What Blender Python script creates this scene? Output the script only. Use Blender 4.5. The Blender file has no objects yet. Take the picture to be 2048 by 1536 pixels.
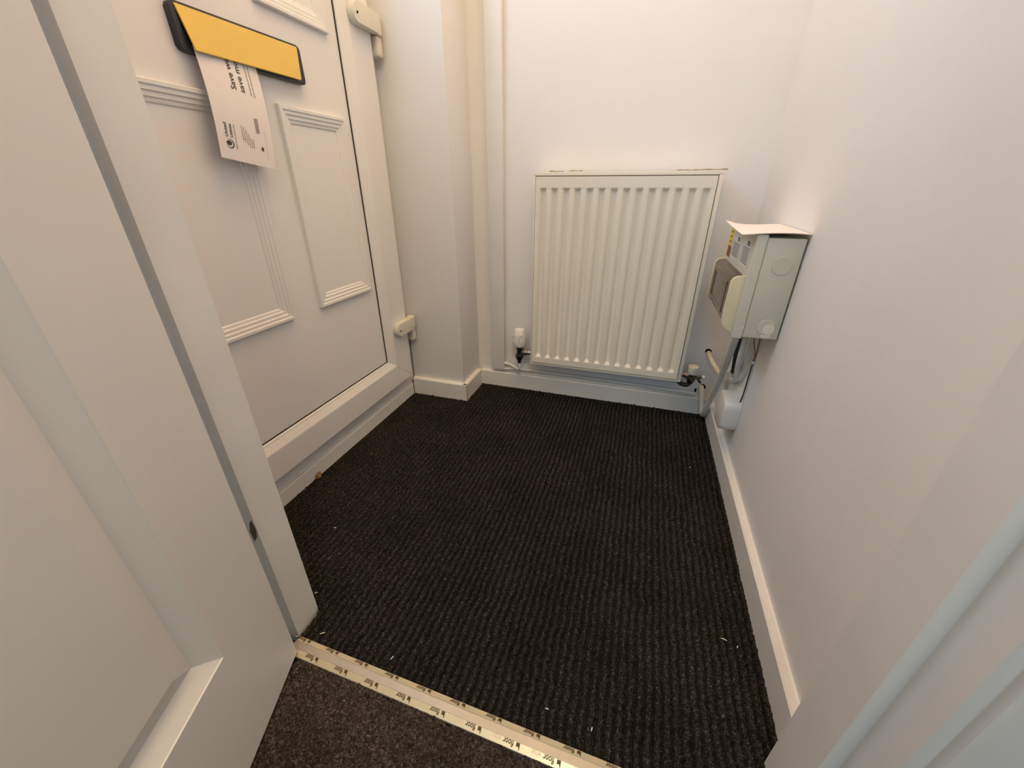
import bpy, bmesh, math, random
import numpy as np
from mathutils import Vector, Matrix

random.seed(4)
rng = np.random.default_rng(7)
SC = bpy.context.scene
COL = SC.collection

# ------------------------------------------------------------------ camera
PITCH, YAW = math.radians(26.55), math.radians(-17.5)
fw = Vector((math.sin(YAW) * math.cos(PITCH), math.cos(YAW) * math.cos(PITCH), -math.sin(PITCH)))
rt = Vector((math.cos(YAW), -math.sin(YAW), 0))
up = rt.cross(fw)
cam_d = bpy.data.cameras.new('camera')
cam_d.sensor_width = 36.0
cam_d.lens = 792.0 / 2048.0 * 36.0
cam_d.clip_start = 0.01
cam = bpy.data.objects.new('camera', cam_d)
cam.matrix_world = Matrix(((rt.x, up.x, -fw.x, 0), (rt.y, up.y, -fw.y, 0), (rt.z, up.z, -fw.z, 0.70), (0, 0, 0, 1)))
COL.objects.link(cam)
SC.camera = cam

# ------------------------------------------------------------------ world, lights, exposure
SC.view_settings.view_transform = 'Standard'
SC.view_settings.look = 'None'
SC.view_settings.gamma = 1.0
SC.view_settings.use_curve_mapping = False
SC.view_settings.exposure = 0.0
w = bpy.data.worlds.new('world')
SC.world = w
w.use_nodes = True
w.node_tree.nodes['Background'].inputs[0].default_value = (0.75, 0.85, 1.0, 1)
w.node_tree.nodes['Background'].inputs[1].default_value = 0.02


def area(name, loc, target, sx, sy, power, color, shape='RECTANGLE'):
    l = bpy.data.lights.new(name, 'AREA')
    l.shape = shape
    l.size, l.size_y = sx, sy
    l.energy = power
    l.color = color
    o = bpy.data.objects.new(name, l)
    o.location = loc
    o.rotation_euler = (Vector(target) - Vector(loc)).to_track_quat('-Z', 'Y').to_euler()
    COL.objects.link(o)
    return o


# warm ceiling light of the porch, unseen hall lamp added as fill and cool window behind the camera
area('porch_ceiling_light', (-0.2, 0.83, 2.3), (-0.2, 0.83, 0.0), 0.8, 0.8, 11.2, (1.0, 0.55, 0.16))
area('hall_fill_light', (0.25, -0.75, 2.25), (0.25, -0.75, 0.0), 0.5, 0.5, 15.5, (1.0, 0.87, 0.62))
area('hall_window_light', (-0.10, -2.36, 1.40), (-0.10, 0.5, 1.0), 0.7, 1.2, 10.0, (0.2, 0.58, 1.0))


# ------------------------------------------------------------------ materials
def material(name, color, rough=0.5, metal=0.0, bump=0.0, bscale=200.0, var=0.0, vscale=4.0, spec=0.5, coat=0.0):
    m = bpy.data.materials.new(name)
    m.use_nodes = True
    nt = m.node_tree
    b = nt.nodes['Principled BSDF']
    b.inputs['Roughness'].default_value = rough
    b.inputs['Metallic'].default_value = metal
    b.inputs['Specular IOR Level'].default_value = spec
    b.inputs['Coat Weight'].default_value = coat
    b.inputs['Base Color'].default_value = (*color, 1)
    tc = nt.nodes.new('ShaderNodeTexCoord')
    if var > 0:
        n = nt.nodes.new('ShaderNodeTexNoise')
        n.inputs['Scale'].default_value = vscale
        n.inputs['Detail'].default_value = 4
        nt.links.new(tc.outputs['Object'], n.inputs['Vector'])
        r = nt.nodes.new('ShaderNodeValToRGB')
        r.color_ramp.elements[0].position = 0.3
        r.color_ramp.elements[1].position = 0.7
        r.color_ramp.elements[0].color = (*[c * (1 - var) for c in color], 1)
        r.color_ramp.elements[1].color = (*[min(1, c * (1 + var * 0.5)) for c in color], 1)
        nt.links.new(n.outputs['Fac'], r.inputs['Fac'])
        nt.links.new(r.outputs['Color'], b.inputs['Base Color'])
    if bump > 0:
        n2 = nt.nodes.new('ShaderNodeTexNoise')
        n2.inputs['Scale'].default_value = bscale
        n2.inputs['Detail'].default_value = 3
        nt.links.new(tc.outputs['Object'], n2.inputs['Vector'])
        bp = nt.nodes.new('ShaderNodeBump')
        bp.inputs['Strength'].default_value = bump
        bp.inputs['Distance'].default_value = 0.002
        nt.links.new(n2.outputs['Fac'], bp.inputs['Height'])
        nt.links.new(bp.outputs['Normal'], b.inputs['Normal'])
    return m


def pile_material(name, dark, mid, light, scale):
    m = material(name, mid, rough=0.95, spec=0.15)
    nt = m.node_tree
    b = nt.nodes['Principled BSDF']
    tc = nt.nodes.new('ShaderNodeTexCoord')
    n = nt.nodes.new('ShaderNodeTexNoise')
    n.inputs['Scale'].default_value = scale
    n.inputs['Detail'].default_value = 5
    n.inputs['Roughness'].default_value = 0.7
    n.inputs['Distortion'].default_value = 1.2
    nt.links.new(tc.outputs['Object'], n.inputs['Vector'])
    r = nt.nodes.new('ShaderNodeValToRGB')
    e = r.color_ramp.elements
    e[0].position, e[0].color = 0.42, (*dark, 1)
    e[1].position, e[1].color = 0.70, (*light, 1)
    k = e.new(0.55)
    k.color = (*mid, 1)
    nt.links.new(n.outputs['Fac'], r.inputs['Fac'])
    n3 = nt.nodes.new('ShaderNodeTexNoise')
    n3.inputs['Scale'].default_value = 7.0
    n3.inputs['Detail'].default_value = 3
    nt.links.new(tc.outputs['Object'], n3.inputs['Vector'])
    mx = nt.nodes.new('ShaderNodeMix')
    mx.data_type = 'RGBA'
    mx.blend_type = 'MULTIPLY'
    mx.inputs[0].default_value = 0.5
    r3 = nt.nodes.new('ShaderNodeValToRGB')
    r3.color_ramp.elements[0].position, r3.color_ramp.elements[0].color = 0.35, (0.6, 0.58, 0.55, 1)
    r3.color_ramp.elements[1].position, r3.color_ramp.elements[1].color = 0.65, (1.3, 1.25, 1.15, 1)
    nt.links.new(n3.outputs['Fac'], r3.inputs['Fac'])
    nt.links.new(r.outputs['Color'], mx.inputs[6])
    nt.links.new(r3.outputs['Color'], mx.inputs[7])
    nt.links.new(mx.outputs[2], b.inputs['Base Color'])
    return m


M = dict(
    wall=material('white_emulsion', (0.88, 0.87, 0.85), 0.75, bump=0.12, bscale=90, var=0.03, vscale=3),
    gloss=material('white_gloss_paint', (0.87, 0.86, 0.83), 0.38, bump=0.06, bscale=60, var=0.04, vscale=9),
    door=material('white_door_paint', (0.85, 0.84, 0.82), 0.45, bump=0.04, bscale=120, var=0.02, vscale=5),
    upvc=material('white_plastic_frame', (0.87, 0.855, 0.83), 0.32, bump=0.015, bscale=40, var=0.015, vscale=6),
    black_rubber=material('black_gasket', (0.012, 0.012, 0.014), 0.6),
    black_plastic=material('black_plastic', (0.018, 0.019, 0.026), 0.4, bump=0.05, bscale=400),
    gold=material('brushed_gold', (0.83, 0.56, 0.12), 0.42, 0.35, bump=0.02, bscale=250, var=0.04, vscale=12),
    cream=material('cream_enamel', (0.86, 0.83, 0.72), 0.33, bump=0.02, bscale=150, var=0.02, vscale=8),
    hinge=material('cream_hinge_plastic', (0.78, 0.75, 0.65), 0.35, var=0.03, vscale=30),
    paper=material('white_paper', (0.86, 0.81, 0.80), 0.8, bump=0.05, bscale=60, var=0.02, vscale=25),
    ink=material('grey_ink', (0.065, 0.068, 0.066), 0.8),
    ink_light=material('pale_grey_ink', (0.35, 0.32, 0.32), 0.8),
    metal_grey=material('grey_painted_steel', (0.68, 0.665, 0.565), 0.45, bump=0.05, bscale=350, var=0.03, vscale=15),
    ivory=material('ivory_plastic', (0.74, 0.69, 0.47), 0.4, var=0.03, vscale=25),
    smoked=material('smoked_brown_plastic', (0.072, 0.050, 0.036), 0.3, var=0.15, vscale=20, coat=0.3),
    sticker=material('white_sticker', (0.78, 0.77, 0.74), 0.5),
    print_grey=material('sticker_print', (0.22, 0.21, 0.19), 0.6),
    yellow=material('yellow_sticker', (0.80, 0.56, 0.04), 0.45),
    red=material('red_sticker', (0.22, 0.045, 0.03), 0.45),
    white_plastic=material('white_plastic', (0.80, 0.79, 0.76), 0.35, var=0.02, vscale=20),
    cable=material('white_cable', (0.78, 0.77, 0.72), 0.4, var=0.06, vscale=30),
    cable_cream=material('aged_white_cable', (0.78, 0.72, 0.55), 0.45, var=0.08, vscale=40),
    dark_cable=material('dark_grey_cable', (0.05, 0.04, 0.035), 0.5, var=0.2, vscale=60),
    brown_wire=material('brown_wire', (0.22, 0.15, 0.09), 0.5),
    hole=material('black_hole', (0.006, 0.005, 0.005), 0.95, spec=0.0),
    dark_metal=material('tarnished_chrome', (0.13, 0.12, 0.11), 0.28, 0.9, var=0.3, vscale=80),
    chrome=material('dull_chrome', (0.33, 0.30, 0.27), 0.42, 0.9, var=0.1, vscale=60),
    alu=material('dull_aluminium', (0.50, 0.46, 0.40), 0.5, 0.6, bump=0.02, bscale=500, var=0.06, vscale=30),
    alu_edge=material('shiny_aluminium_edge', (0.86, 0.77, 0.57), 0.33, 0.55, bump=0.015, bscale=300),
    strip_ink=material('brown_print', (0.10, 0.055, 0.02), 0.5),
    strip_ink_pale=material('pale_print', (0.86, 0.72, 0.50), 0.45),
    ochre=material('ochre_stain', (0.56, 0.40, 0.16), 0.8, var=0.25, vscale=60),
    dirt=material('brown_dirt', (0.16, 0.115, 0.065), 0.9, var=0.3, vscale=200),
    leaf=material('dry_brown_leaf', (0.26, 0.14, 0.06), 0.7, var=0.25, vscale=120),
    lint=material('white_lint', (0.75, 0.72, 0.66), 0.9),
    underlay=material('dark_floor', (0.05, 0.045, 0.04), 0.9, var=0.2, vscale=40),
    rib_pile=pile_material('black_ribbed_pile', (0.006, 0.0056, 0.0052), (0.025, 0.023, 0.0213), (0.21, 0.195, 0.18), 400.0),
    hall_pile=pile_material('brown_grey_felt', (0.016, 0.0125, 0.011), (0.060, 0.049, 0.043), (0.23, 0.20, 0.18), 260.0),
)


fm = material('frosted_daylit_glass', (0.8, 0.85, 0.9), 0.3)
fm.node_tree.nodes['Principled BSDF'].inputs['Emission Color'].default_value = (0.28, 0.62, 1.0, 1)
fm.node_tree.nodes['Principled BSDF'].inputs['Emission Strength'].default_value = 13.5
M['frosted'] = fm


# ------------------------------------------------------------------ helpers
def obj(name, bm, mat, parent=None, smooth=False, world=True):
    """Link a bmesh as one mesh object; vertices are given in world metres."""
    bmesh.ops.recalc_face_normals(bm, faces=bm.faces)
    me = bpy.data.meshes.new(name)
    if parent is not None and world:
        inv = parent_matrix(parent).inverted()
        bm.transform(inv)
    bm.to_mesh(me)
    bm.free()
    me.materials.append(M[mat] if isinstance(mat, str) else mat)
    if smooth:
        for p in me.polygons:
            p.use_smooth = True
        if hasattr(me, 'set_sharp_from_angle'):
            me.set_sharp_from_angle(angle=math.radians(38))
    o = bpy.data.objects.new(name, me)
    COL.objects.link(o)
    if parent is not None:
        o.parent = parent
    return o


def parent_matrix(o):
    m = Matrix.LocRotScale(o.location, o.rotation_euler, o.scale)
    return parent_matrix(o.parent) @ m if o.parent else m


def tag(o, label, cat, group=None, kind=None):
    o['label'] = label
    o['category'] = cat
    if group:
        o['group'] = group
    if kind:
        o['kind'] = kind
    return o


def thing(name, loc, label, cat, rotz=0.0, group=None, kind=None):
    o = bpy.data.objects.new(name, None)
    o.empty_display_size = 0.02
    o.location = loc
    o.rotation_euler = (0, 0, rotz)
    COL.objects.link(o)
    return tag(o, label, cat, group, kind)


def box(bm, x0, x1, y0, y1, z0, z1, bevel=0.0, seg=2):
    r = bmesh.ops.create_cube(bm, size=1.0)
    vs = r['verts']
    for v in vs:
        v.co = Vector(((x0 + x1) / 2 + v.co.x * (x1 - x0), (y0 + y1) / 2 + v.co.y * (y1 - y0), (z0 + z1) / 2 + v.co.z * (z1 - z0)))
    if bevel > 0:
        es = list({e for v in vs for e in v.link_edges})
        bmesh.ops.bevel(bm, geom=es, offset=bevel, segments=seg, affect='EDGES', profile=0.6)
    return bm


def bx(*a, **k):
    return box(bmesh.new(), *a, **k)


def prism(bm, pts, fn0, fn1, bevel=0.0):
    """Extrude the polygon pts between two placements (functions 2D -> 3D)."""
    a = [bm.verts.new(fn0(*p)) for p in pts]
    b = [bm.verts.new(fn1(*p)) for p in pts]
    n = len(pts)
    fs = [bm.faces.new(a), bm.faces.new(b[::-1])]
    for i in range(n):
        fs.append(bm.faces.new((a[i], b[i], b[(i + 1) % n], a[(i + 1) % n])))
    if bevel > 0:
        es = [e for e in fs[0].edges] + [e for e in fs[1].edges]
        bmesh.ops.bevel(bm, geom=es, offset=bevel, segments=2, affect='EDGES', profile=0.6)
    return bm


def zprism(bm, pts, z0, z1, bevel=0.0):
    return prism(bm, pts, lambda x, y: (x, y, z0), lambda x, y: (x, y, z1), bevel)


def smooth_path(pts, n=8):
    P = [Vector(p) for p in pts]
    if len(P) < 3:
        return P
    out = []
    Q = [P[0] * 2 - P[1]] + P + [P[-1] * 2 - P[-2]]
    for i in range(1, len(Q) - 2):
        for k in range(n):
            t = k / n
            a, b, c, d = Q[i - 1], Q[i], Q[i + 1], Q[i + 2]
            out.append(0.5 * ((2 * b) + (c - a) * t + (2 * a - 5 * b + 4 * c - d) * t * t + (3 * b - a - 3 * c + d) * t ** 3))
    out.append(P[-1])
    return out


def tube(bm, pts, r, seg=12, n=8, smooth=True):
    P = smooth_path(pts, n) if smooth else [Vector(p) for p in pts]
    rings = []
    t0 = (P[1] - P[0]).normalized()
    nrm = t0.orthogonal().normalized()
    for i, p in enumerate(P):
        t = (P[min(i + 1, len(P) - 1)] - P[max(i - 1, 0)]).normalized()
        nrm = (nrm - t * nrm.dot(t)).normalized()
        bn = t.cross(nrm)
        rad = r(i / (len(P) - 1)) if callable(r) else r
        rings.append([bm.verts.new(p + (nrm * math.cos(2 * math.pi * k / seg) + bn * math.sin(2 * math.pi * k / seg)) * rad) for k in range(seg)])
    for a, b in zip(rings, rings[1:]):
        for k in range(seg):
            bm.faces.new((a[k], a[(k + 1) % seg], b[(k + 1) % seg], b[k]))
    bm.faces.new(rings[0][::-1])
    bm.faces.new(rings[-1])
    return bm


def lathe(bm, prof, centre, axis=(0, 0, 1), seg=24, mod=None):
    """prof = list of (distance along axis, radius); closed at both ends."""
    ax = Vector(axis).normalized()
    u = ax.orthogonal().normalized()
    v = ax.cross(u)
    c = Vector(centre)
    rings = []
    for h, r in prof:
        ring = []
        for k in range(seg):
            a = 2 * math.pi * k / seg
            rr = r * (mod(a, h) if mod else 1.0)
            ring.append(bm.verts.new(c + ax * h + (u * math.cos(a) + v * math.sin(a)) * rr))
        rings.append(ring)
    for a, b in zip(rings, rings[1:]):
        for k in range(seg):
            bm.faces.new((a[k], a[(k + 1) % seg], b[(k + 1) % seg], b[k]))
    bm.faces.new(rings[0][::-1])
    bm.faces.new(rings[-1])
    return bm


def loop_sweep(bm, rect, prof, to3d, widths=(1, 1, 1, 1), direction=1, cap=False):
    """Mitred frame: prof = [(w, h)], w grows away from the rectangle (direction 1) or into it (-1).
    rect = (a0, a1, b0, b1); widths scale w for sides a0, a1, b0, b1; to3d(a, b, h)."""
    a0, a1, b0, b1 = rect
    rings = []
    for w_, h in prof:
        d = w_ * direction
        A0, A1, B0, B1 = a0 - d * widths[0], a1 + d * widths[1], b0 - d * widths[2], b1 + d * widths[3]
        rings.append([bm.verts.new(to3d(*q, h)) for q in ((A0, B0), (A1, B0), (A1, B1), (A0, B1))])
    for r0, r1 in zip(rings, rings[1:]):
        for k in range(4):
            bm.faces.new((r0[k], r0[(k + 1) % 4], r1[(k + 1) % 4], r1[k]))
    if cap:
        bm.faces.new(rings[-1])
    return bm


def text_bm(s, size, mtx, bold=0.0, bm=None):
    """Flat lettering as faces; mtx places the text plane (x right, y up)."""
    c = bpy.data.curves.new('lettering', 'FONT')
    c.body = s
    c.size = size
    c.offset = bold
    c.resolution_u = 3
    o = bpy.data.objects.new('lettering', c)
    COL.objects.link(o)
    dg = bpy.context.evaluated_depsgraph_get()
    me = bpy.data.meshes.new_from_object(o.evaluated_get(dg))
    bpy.data.objects.remove(o)
    bpy.data.curves.remove(c)
    if bm is None:
        bm = bmesh.new()
    t = bmesh.new()
    t.from_mesh(me)
    t.transform(mtx)
    tmp = bpy.data.meshes.new('tmp')
    t.to_mesh(tmp)
    t.free()
    bm.from_mesh(tmp)
    bpy.data.meshes.remove(tmp)
    bpy.data.meshes.remove(me)
    return bm


def frame_mtx(o, right, upv):
    r = Vector(right).normalized()
    u = Vector(upv).normalized()
    n = r.cross(u)
    return Matrix(((r.x, u.x, n.x, o[0]), (r.y, u.y, n.y, o[1]), (r.z, u.z, n.z, o[2]), (0, 0, 0, 1)))


def fractal(h, w_, cells, seed):
    """Smooth random field made by interpolating random lattices."""
    g = np.random.default_rng(seed)
    out = np.zeros((h, w_))
    for cy, cx, amp in cells:
        ny, nx = int(h / cy) + 3, int(w_ / cx) + 3
        L = g.standard_normal((ny, nx))
        yy = np.arange(h) / cy
        xx = np.arange(w_) / cx
        y0 = yy.astype(int)
        x0 = xx.astype(int)
        fy = (yy - y0)[:, None]
        fx = (xx - x0)[None, :]
        fy = fy * fy * (3 - 2 * fy)
        fx = fx * fx * (3 - 2 * fx)
        a = L[y0][:, x0] * (1 - fx) + L[y0][:, x0 + 1] * fx
        b = L[y0 + 1][:, x0] * (1 - fx) + L[y0 + 1][:, x0 + 1] * fx
        out += amp * (a * (1 - fy) + b * fy)
    return out


def heightfield(name, X, Y, Z, keep, mat, parent=None, DX=None, DY=None):
    """Grid mesh from numpy arrays, keeping the quads whose centre passes keep."""
    ny, nx = Z.shape
    gx, gy = np.meshgrid(X, Y)
    if DX is not None:
        gx = gx + DX
        gy = gy + DY
    co = np.stack([gx, gy, Z], axis=-1).reshape(-1, 3)
    idx = np.arange(nx * ny).reshape(ny, nx)
    q = np.stack([idx[:-1, :-1], idx[:-1, 1:], idx[1:, 1:], idx[1:, :-1]], axis=-1).reshape(-1, 4)
    cx, cy = np.meshgrid((X[1:] + X[:-1]) / 2, (Y[1:] + Y[:-1]) / 2)
    q = q[keep(cx, cy).reshape(-1)]
    used = np.unique(q)
    remap = np.full(nx * ny, -1)
    remap[used] = np.arange(len(used))
    q = remap[q]
    co = co[used]
    me = bpy.data.meshes.new(name)
    me.vertices.add(len(co))
    me.vertices.foreach_set('co', co.astype(np.float32).ravel())
    me.loops.add(q.size)
    me.loops.foreach_set('vertex_index', q.astype(np.int32).ravel())
    me.polygons.add(len(q))
    me.polygons.foreach_set('loop_start', np.arange(0, q.size, 4, dtype=np.int32))
    me.update(calc_edges=True)
    me.materials.append(M[mat])
    o = bpy.data.objects.new(name, me)
    COL.objects.link(o)
    if parent:
        o.parent = parent
    return o


def blob(bm, pts2, fn, h=0.0004):
    """Thin irregular patch."""
    return prism(bm, pts2, lambda a, b: fn(a, b, 0.0), lambda a, b: fn(a, b, h))


def ragged(ca, cb, ra, rb, n=14, j=0.25, seed=1):
    g = random.Random(seed)
    return [(ca + ra * math.cos(2 * math.pi * k / n) * (1 + g.uniform(-j, j)), cb + rb * math.sin(2 * math.pi * k / n) * (1 + g.uniform(-j, j))) for k in range(n)]


def struct(name, bm, mat, label, cat, parent=None, smooth=False):
    o = obj(name, bm, mat, parent, smooth)
    if parent is None:
        tag(o, label, cat, kind='structure')
    return o


# ------------------------------------------------------------------ the room shell
CEIL = 2.35
struct('floor', bx(-1.4, 1.7, -2.5, 1.45, -0.12, -0.020), 'underlay', 'dark sub-floor under the two carpets', 'floor')
struct('ceiling', bx(-1.4, 1.7, -2.4, 1.45, CEIL, CEIL + 0.1), 'wall', 'white ceiling above the porch and hall, out of the picture', 'ceiling')
wall_back = struct('wall_back', bx(-0.56, 0.40, 1.326, 1.45, -0.020, CEIL), 'wall', 'off-white back wall with the radiator hung on it', 'wall')
wall_right = struct('wall_right', bx(0.291, 0.40, 0.344, 1.33, -0.020, CEIL), 'wall', 'off-white right-hand wall with the grey electrical box on it', 'wall')
wall_pier = struct('wall_corner', bx(-0.90, -0.5526, 1.172, 1.45, -0.020, CEIL, bevel=0.004), 'wall', 'boxed-out off-white corner between front door and radiator', 'wall', smooth=True)
# wall above and beside the front door, kept outside its frame
bm = bmesh.new()
box(bm, -0.90, -0.757, 0.20, 1.172, 2.06, CEIL)
box(bm, -0.90, -0.757, 0.20, 0.345, -0.020, 2.06)
struct('wall_left', bm, 'wall', 'off-white wall around the white front door', 'wall')
# partition with the inner doorway
bm = bmesh.new()
box(bm, -0.90, -0.54, 0.2457, 0.344, -0.020, CEIL)
box(bm, 0.30, 0.40, 0.2457, 0.344, -0.020, CEIL)
box(bm, -0.54, 0.30, 0.2457, 0.344, 2.06, CEIL)
struct('wall_front', bm, 'wall', 'partition wall around the inner doorway', 'wall')
# the hall behind the camera
struct('wall_hall_right', bx(1.6, 1.7, -2.4, 0.344, -0.020, CEIL), 'wall', 'white hall wall to the right, behind the camera', 'wall')
struct('wall_hall_left', bx(-1.4, -1.3, -2.4, 0.2457, -0.020, CEIL), 'wall', 'white hall wall to the left, behind the camera', 'wall')
bm = bmesh.new()
box(bm, 0.40, 1.6, 0.2457, 0.344, -0.020, CEIL)
box(bm, -1.3, -0.90, 0.2457, 0.344, -0.020, CEIL)
struct('wall_hall_front', bm, 'wall', 'white hall wall either side of the porch, behind the doorway', 'wall')
bm = bmesh.new()
box(bm, -1.4, -0.48, -2.5, -2.4, -0.020, CEIL)
box(bm, 0.28, 1.7, -2.5, -2.4, -0.020, CEIL)
box(bm, -0.48, 0.28, -2.5, -2.4, -0.020, 0.78)
box(bm, -0.48, 0.28, -2.5, -2.4, 2.02, CEIL)
struct('wall_hall_back', bm, 'wall', 'white far wall of the hall with its window, behind the camera', 'wall')


# skirting boards: flat board with an eased top edge
def skirting(bm, a, b, n, h=0.058, t=0.015):
    a, b, n = Vector(a), Vector(b), Vector(n)
    prof = [(0, -0.0195), (t, -0.0195), (t, h - 0.003), (t - 0.003, h), (0.003, h), (0, h + 0.001)]
    return prism(bm, prof, lambda d, z: a + n * d + Vector((0, 0, z)), lambda d, z: b + n * d + Vector((0, 0, z)))


struct('baseboard_back', skirting(bmesh.new(), (-0.538, 1.326, 0), (0.278, 1.326, 0), (0, -1, 0)), 'gloss', 'white skirting board below the radiator', 'skirting')
struct('baseboard_right', skirting(bmesh.new(), (0.291, 1.326, 0), (0.291, 0.344, 0), (-1, 0, 0), h=0.062), 'gloss', 'white skirting board along the right-hand wall', 'skirting')
bm = bmesh.new()
skirting(bm, (-0.752, 1.172, 0), (-0.5376, 1.172, 0), (0, -1, 0), h=0.062)
skirting(bm, (-0.5526, 1.1573, 0), (-0.5526, 1.311, 0), (1, 0, 0), h=0.062)
struct('baseboard_corner', bm, 'gloss', 'short white skirting wrapped around the boxed-out corner', 'skirting')

# pipe boxing left of the radiator
bm = bx(-0.492, -0.4425, 1.307, 1.326, 0.070, CEIL, bevel=0.0025)
struct('trim_1', bm, 'gloss', 'narrow white vertical pipe boxing left of the radiator', 'trim', smooth=True)

# door linings (stop, rebate), heads and architraves of the inner doorway
LJ = [(-0.489, 0.344), (-0.481, 0.290), (-0.497, 0.289), (-0.502, 0.2457), (-0.54, 0.2457), (-0.54, 0.344)]
RJ = [(0.252, 0.344), (0.252, 0.283), (0.267, 0.283), (0.267, 0.2457), (0.30, 0.2457), (0.30, 0.344)]
jamb_l = struct('trim_2', zprism(bmesh.new(), LJ, -0.0195, 2.04, bevel=0.0), 'gloss', 'white left door lining standing at the end of the threshold strip', 'door frame')
struct('trim_3', zprism(bmesh.new(), RJ, -0.0195, 2.04), 'gloss', 'white right door lining close to the camera', 'door frame')
AR = [(0.279, 0.2457), (0.279, 0.2375), (0.2815, 0.2345), (0.2875, 0.233), (0.294, 0.2325), (0.302, 0.2295), (0.314, 0.2285), (0.334, 0.2295), (0.340, 0.234), (0.340, 0.2457)]
struct('trim_4', zprism(bmesh.new(), AR, -0.0195, 2.07), 'gloss', 'moulded white architrave at the lower right, nearest the camera', 'trim', smooth=True)
AL = [(-0.235 - x, y) for x, y in AR]
struct('trim_5', zprism(bmesh.new(), AL[::-1], -0.0195, 2.07), 'gloss', 'moulded white architrave behind the open inner door', 'trim', smooth=True)
bm = bmesh.new()
box(bm, -0.54, 0.30, 0.2457, 0.344, 2.02, 2.06)
struct('trim_6', bm, 'gloss', 'white head of the inner door lining, above the picture', 'door frame')
# scuffed edge of the left lining where paint and filler are missing
bm = bmesh.new()
blob(bm, [(0.226, 0.002), (0.245, 0.001), (0.262, 0.004), (0.270, 0.007), (0.252, 0.0085), (0.236, 0.006)],
     lambda z, t, h: Vector((-0.497 - 0.005 * 0 + 0.0158 * (t / 0.009) + 0.0, 0.2895 - 0.0006 - h, z)))
o = obj('paint_chip', bm, 'dirt', jamb_l)
o['label'] = 'brown bare patch'

# window of the hall, in its far wall
win = thing('window_1', (-0.10, -2.42, 0.78), 'white hall window in the far wall, behind the camera', 'window', kind='structure')
bm = bmesh.new()
loop_sweep(bm, (-0.48, 0.28, 0.78, 2.02), [(0, 0.03), (0.05, 0.03), (0.05, -0.03), (0, -0.03), (0, 0.03)], lambda a, b, h: (a, -2.45 + h, b), direction=-1)
obj('window_frame', bm, 'upvc', win)
obj('window_sill', bx(-0.50, 0.30, -2.46, -2.36, 0.755, 0.78), 'gloss', win)

# ------------------------------------------------------------------ carpets
# ribbed entrance carpet: 13 mm ribs running away from the camera, looped pile
RES = 0.0014
X = np.arange(-0.752, 0.2775, RES)
Y = np.arange(0.2735, 1.3115, RES)
ny, nx = len(Y), len(X)
wob = fractal(ny, nx, [(5, 9, 0.0010), (26, 40, 0.0011)], 1)
PIT = 0.0134
ph = (X[None, :] + wob) / PIT
saw = np.abs(((ph % 1.0) - 0.5) * 2.0)          # 1 in the groove, 0 on the crest
t = np.clip((0.86 - saw) / 0.40, 0, 1)
ridge = t * t * (3 - 2 * t)
loops = fractal(ny, nx, [(2.6, 3.0, 0.42), (5.0, 4.2, 0.40), (1.15, 1.15, 0.26)], 2)
Z = -0.0155 + 0.0155 * ridge * (0.92 + 0.08 * loops) + 0.0015 * loops
lip = np.clip((Y[:, None] - 1.3045) / 0.004, 0, 1) + np.clip((-0.7475 - X[None, :]) / 0.003, 0, 1)
lip = np.clip(lip + np.clip((Y[:, None] - 1.1505) / 0.004, 0, 1) * (X[None, :] < -0.5375) * 1.0, 0, 1)
Z = np.where(lip > 0, np.maximum(Z, -0.0155 + 0.0140 * lip), Z)
pl = thing('entrance_carpet', (0, 0.8, -0.006), 'black ribbed entrance carpet covering the porch floor', 'carpet')


def keep_porch(cx, cy):
    k = ~((cx < -0.5385) & (cy > 1.1565))
    k &= ~((cx < -0.4835) & (cy < 0.3435))
    k &= ~((cx > 0.253) & (cy < 0.3435))
    k &= cy > 0.2831 - 0.021 * (cx + 0.10)
    return k


pile = heightfield('ribbed_pile', X, Y - 0.8, Z + 0.006, lambda a, b: keep_porch(a, b + 0.8), 'rib_pile', pl)
pile['kind'] = 'stuff'
obj('carpet_backing', bx(-0.752, 0.277, 0.345, 1.156, -0.0195, -0.0175), 'underlay', pl)

# felt carpet of the hall, with a ragged pile lapping over the strip
X2 = np.arange(-0.62, 0.36, RES)
Y2 = np.arange(-0.12, 0.2655, RES)
n2y, n2x = len(Y2), len(X2)
tuft = fractal(n2y, n2x, [(4.5, 5.0, 0.45), (2.0, 2.0, 0.35), (1.1, 1.1, 0.3), (11, 12, 0.35)], 5)
Z2 = -0.001 + 0.0022 * tuft
edge = 0.2552 - 0.021 * (X2 + 0.10) + fractal(1, n2x, [(2, 2.2, 0.0010), (2, 9, 0.0010)], 6)[0]
fall = np.clip((edge[None, :] - Y2[:, None]) / 0.0025, 0, 1) ** 0.5
Z2 = -0.012 + (Z2 + 0.012) * fall
hall = thing('hall_carpet', (0, 0, -0.006), 'dark brown-grey felt carpet in front of the threshold strip', 'carpet')


def keep_hall(cx, cy):
    e = np.interp(cx.ravel(), X2, edge).reshape(cx.shape)
    return (cy < e) & ~((cx < -0.455) & (cy > 0.2275)) & ~((cx > 0.264) & (cy > 0.226))


p2 = heightfield('felt_pile', X2, Y2, Z2 + 0.006, keep_hall, 'hall_pile', hall)
p2['kind'] = 'stuff'
bm = bmesh.new()
box(bm, -1.29, 1.59, -2.29, -0.119, -0.0195, -0.001)
box(bm, -1.29, -0.619, -0.119, 0.224, -0.0195, -0.001)
box(bm, 0.359, 1.59, -0.119, 0.224, -0.0195, -0.001)
obj('carpet_backing', bm, 'hall_pile', hall)

# ------------------------------------------------------------------ threshold strip
SL = -0.021
strip = thing('threshold_strip', (-0.10, 0.2675, -0.004), 'silver and gold threshold strip with repeated print between the two carpets', 'door strip', rotz=SL)


def sp(x, y, z):
    return (x + 0.10, y, z)


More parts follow.
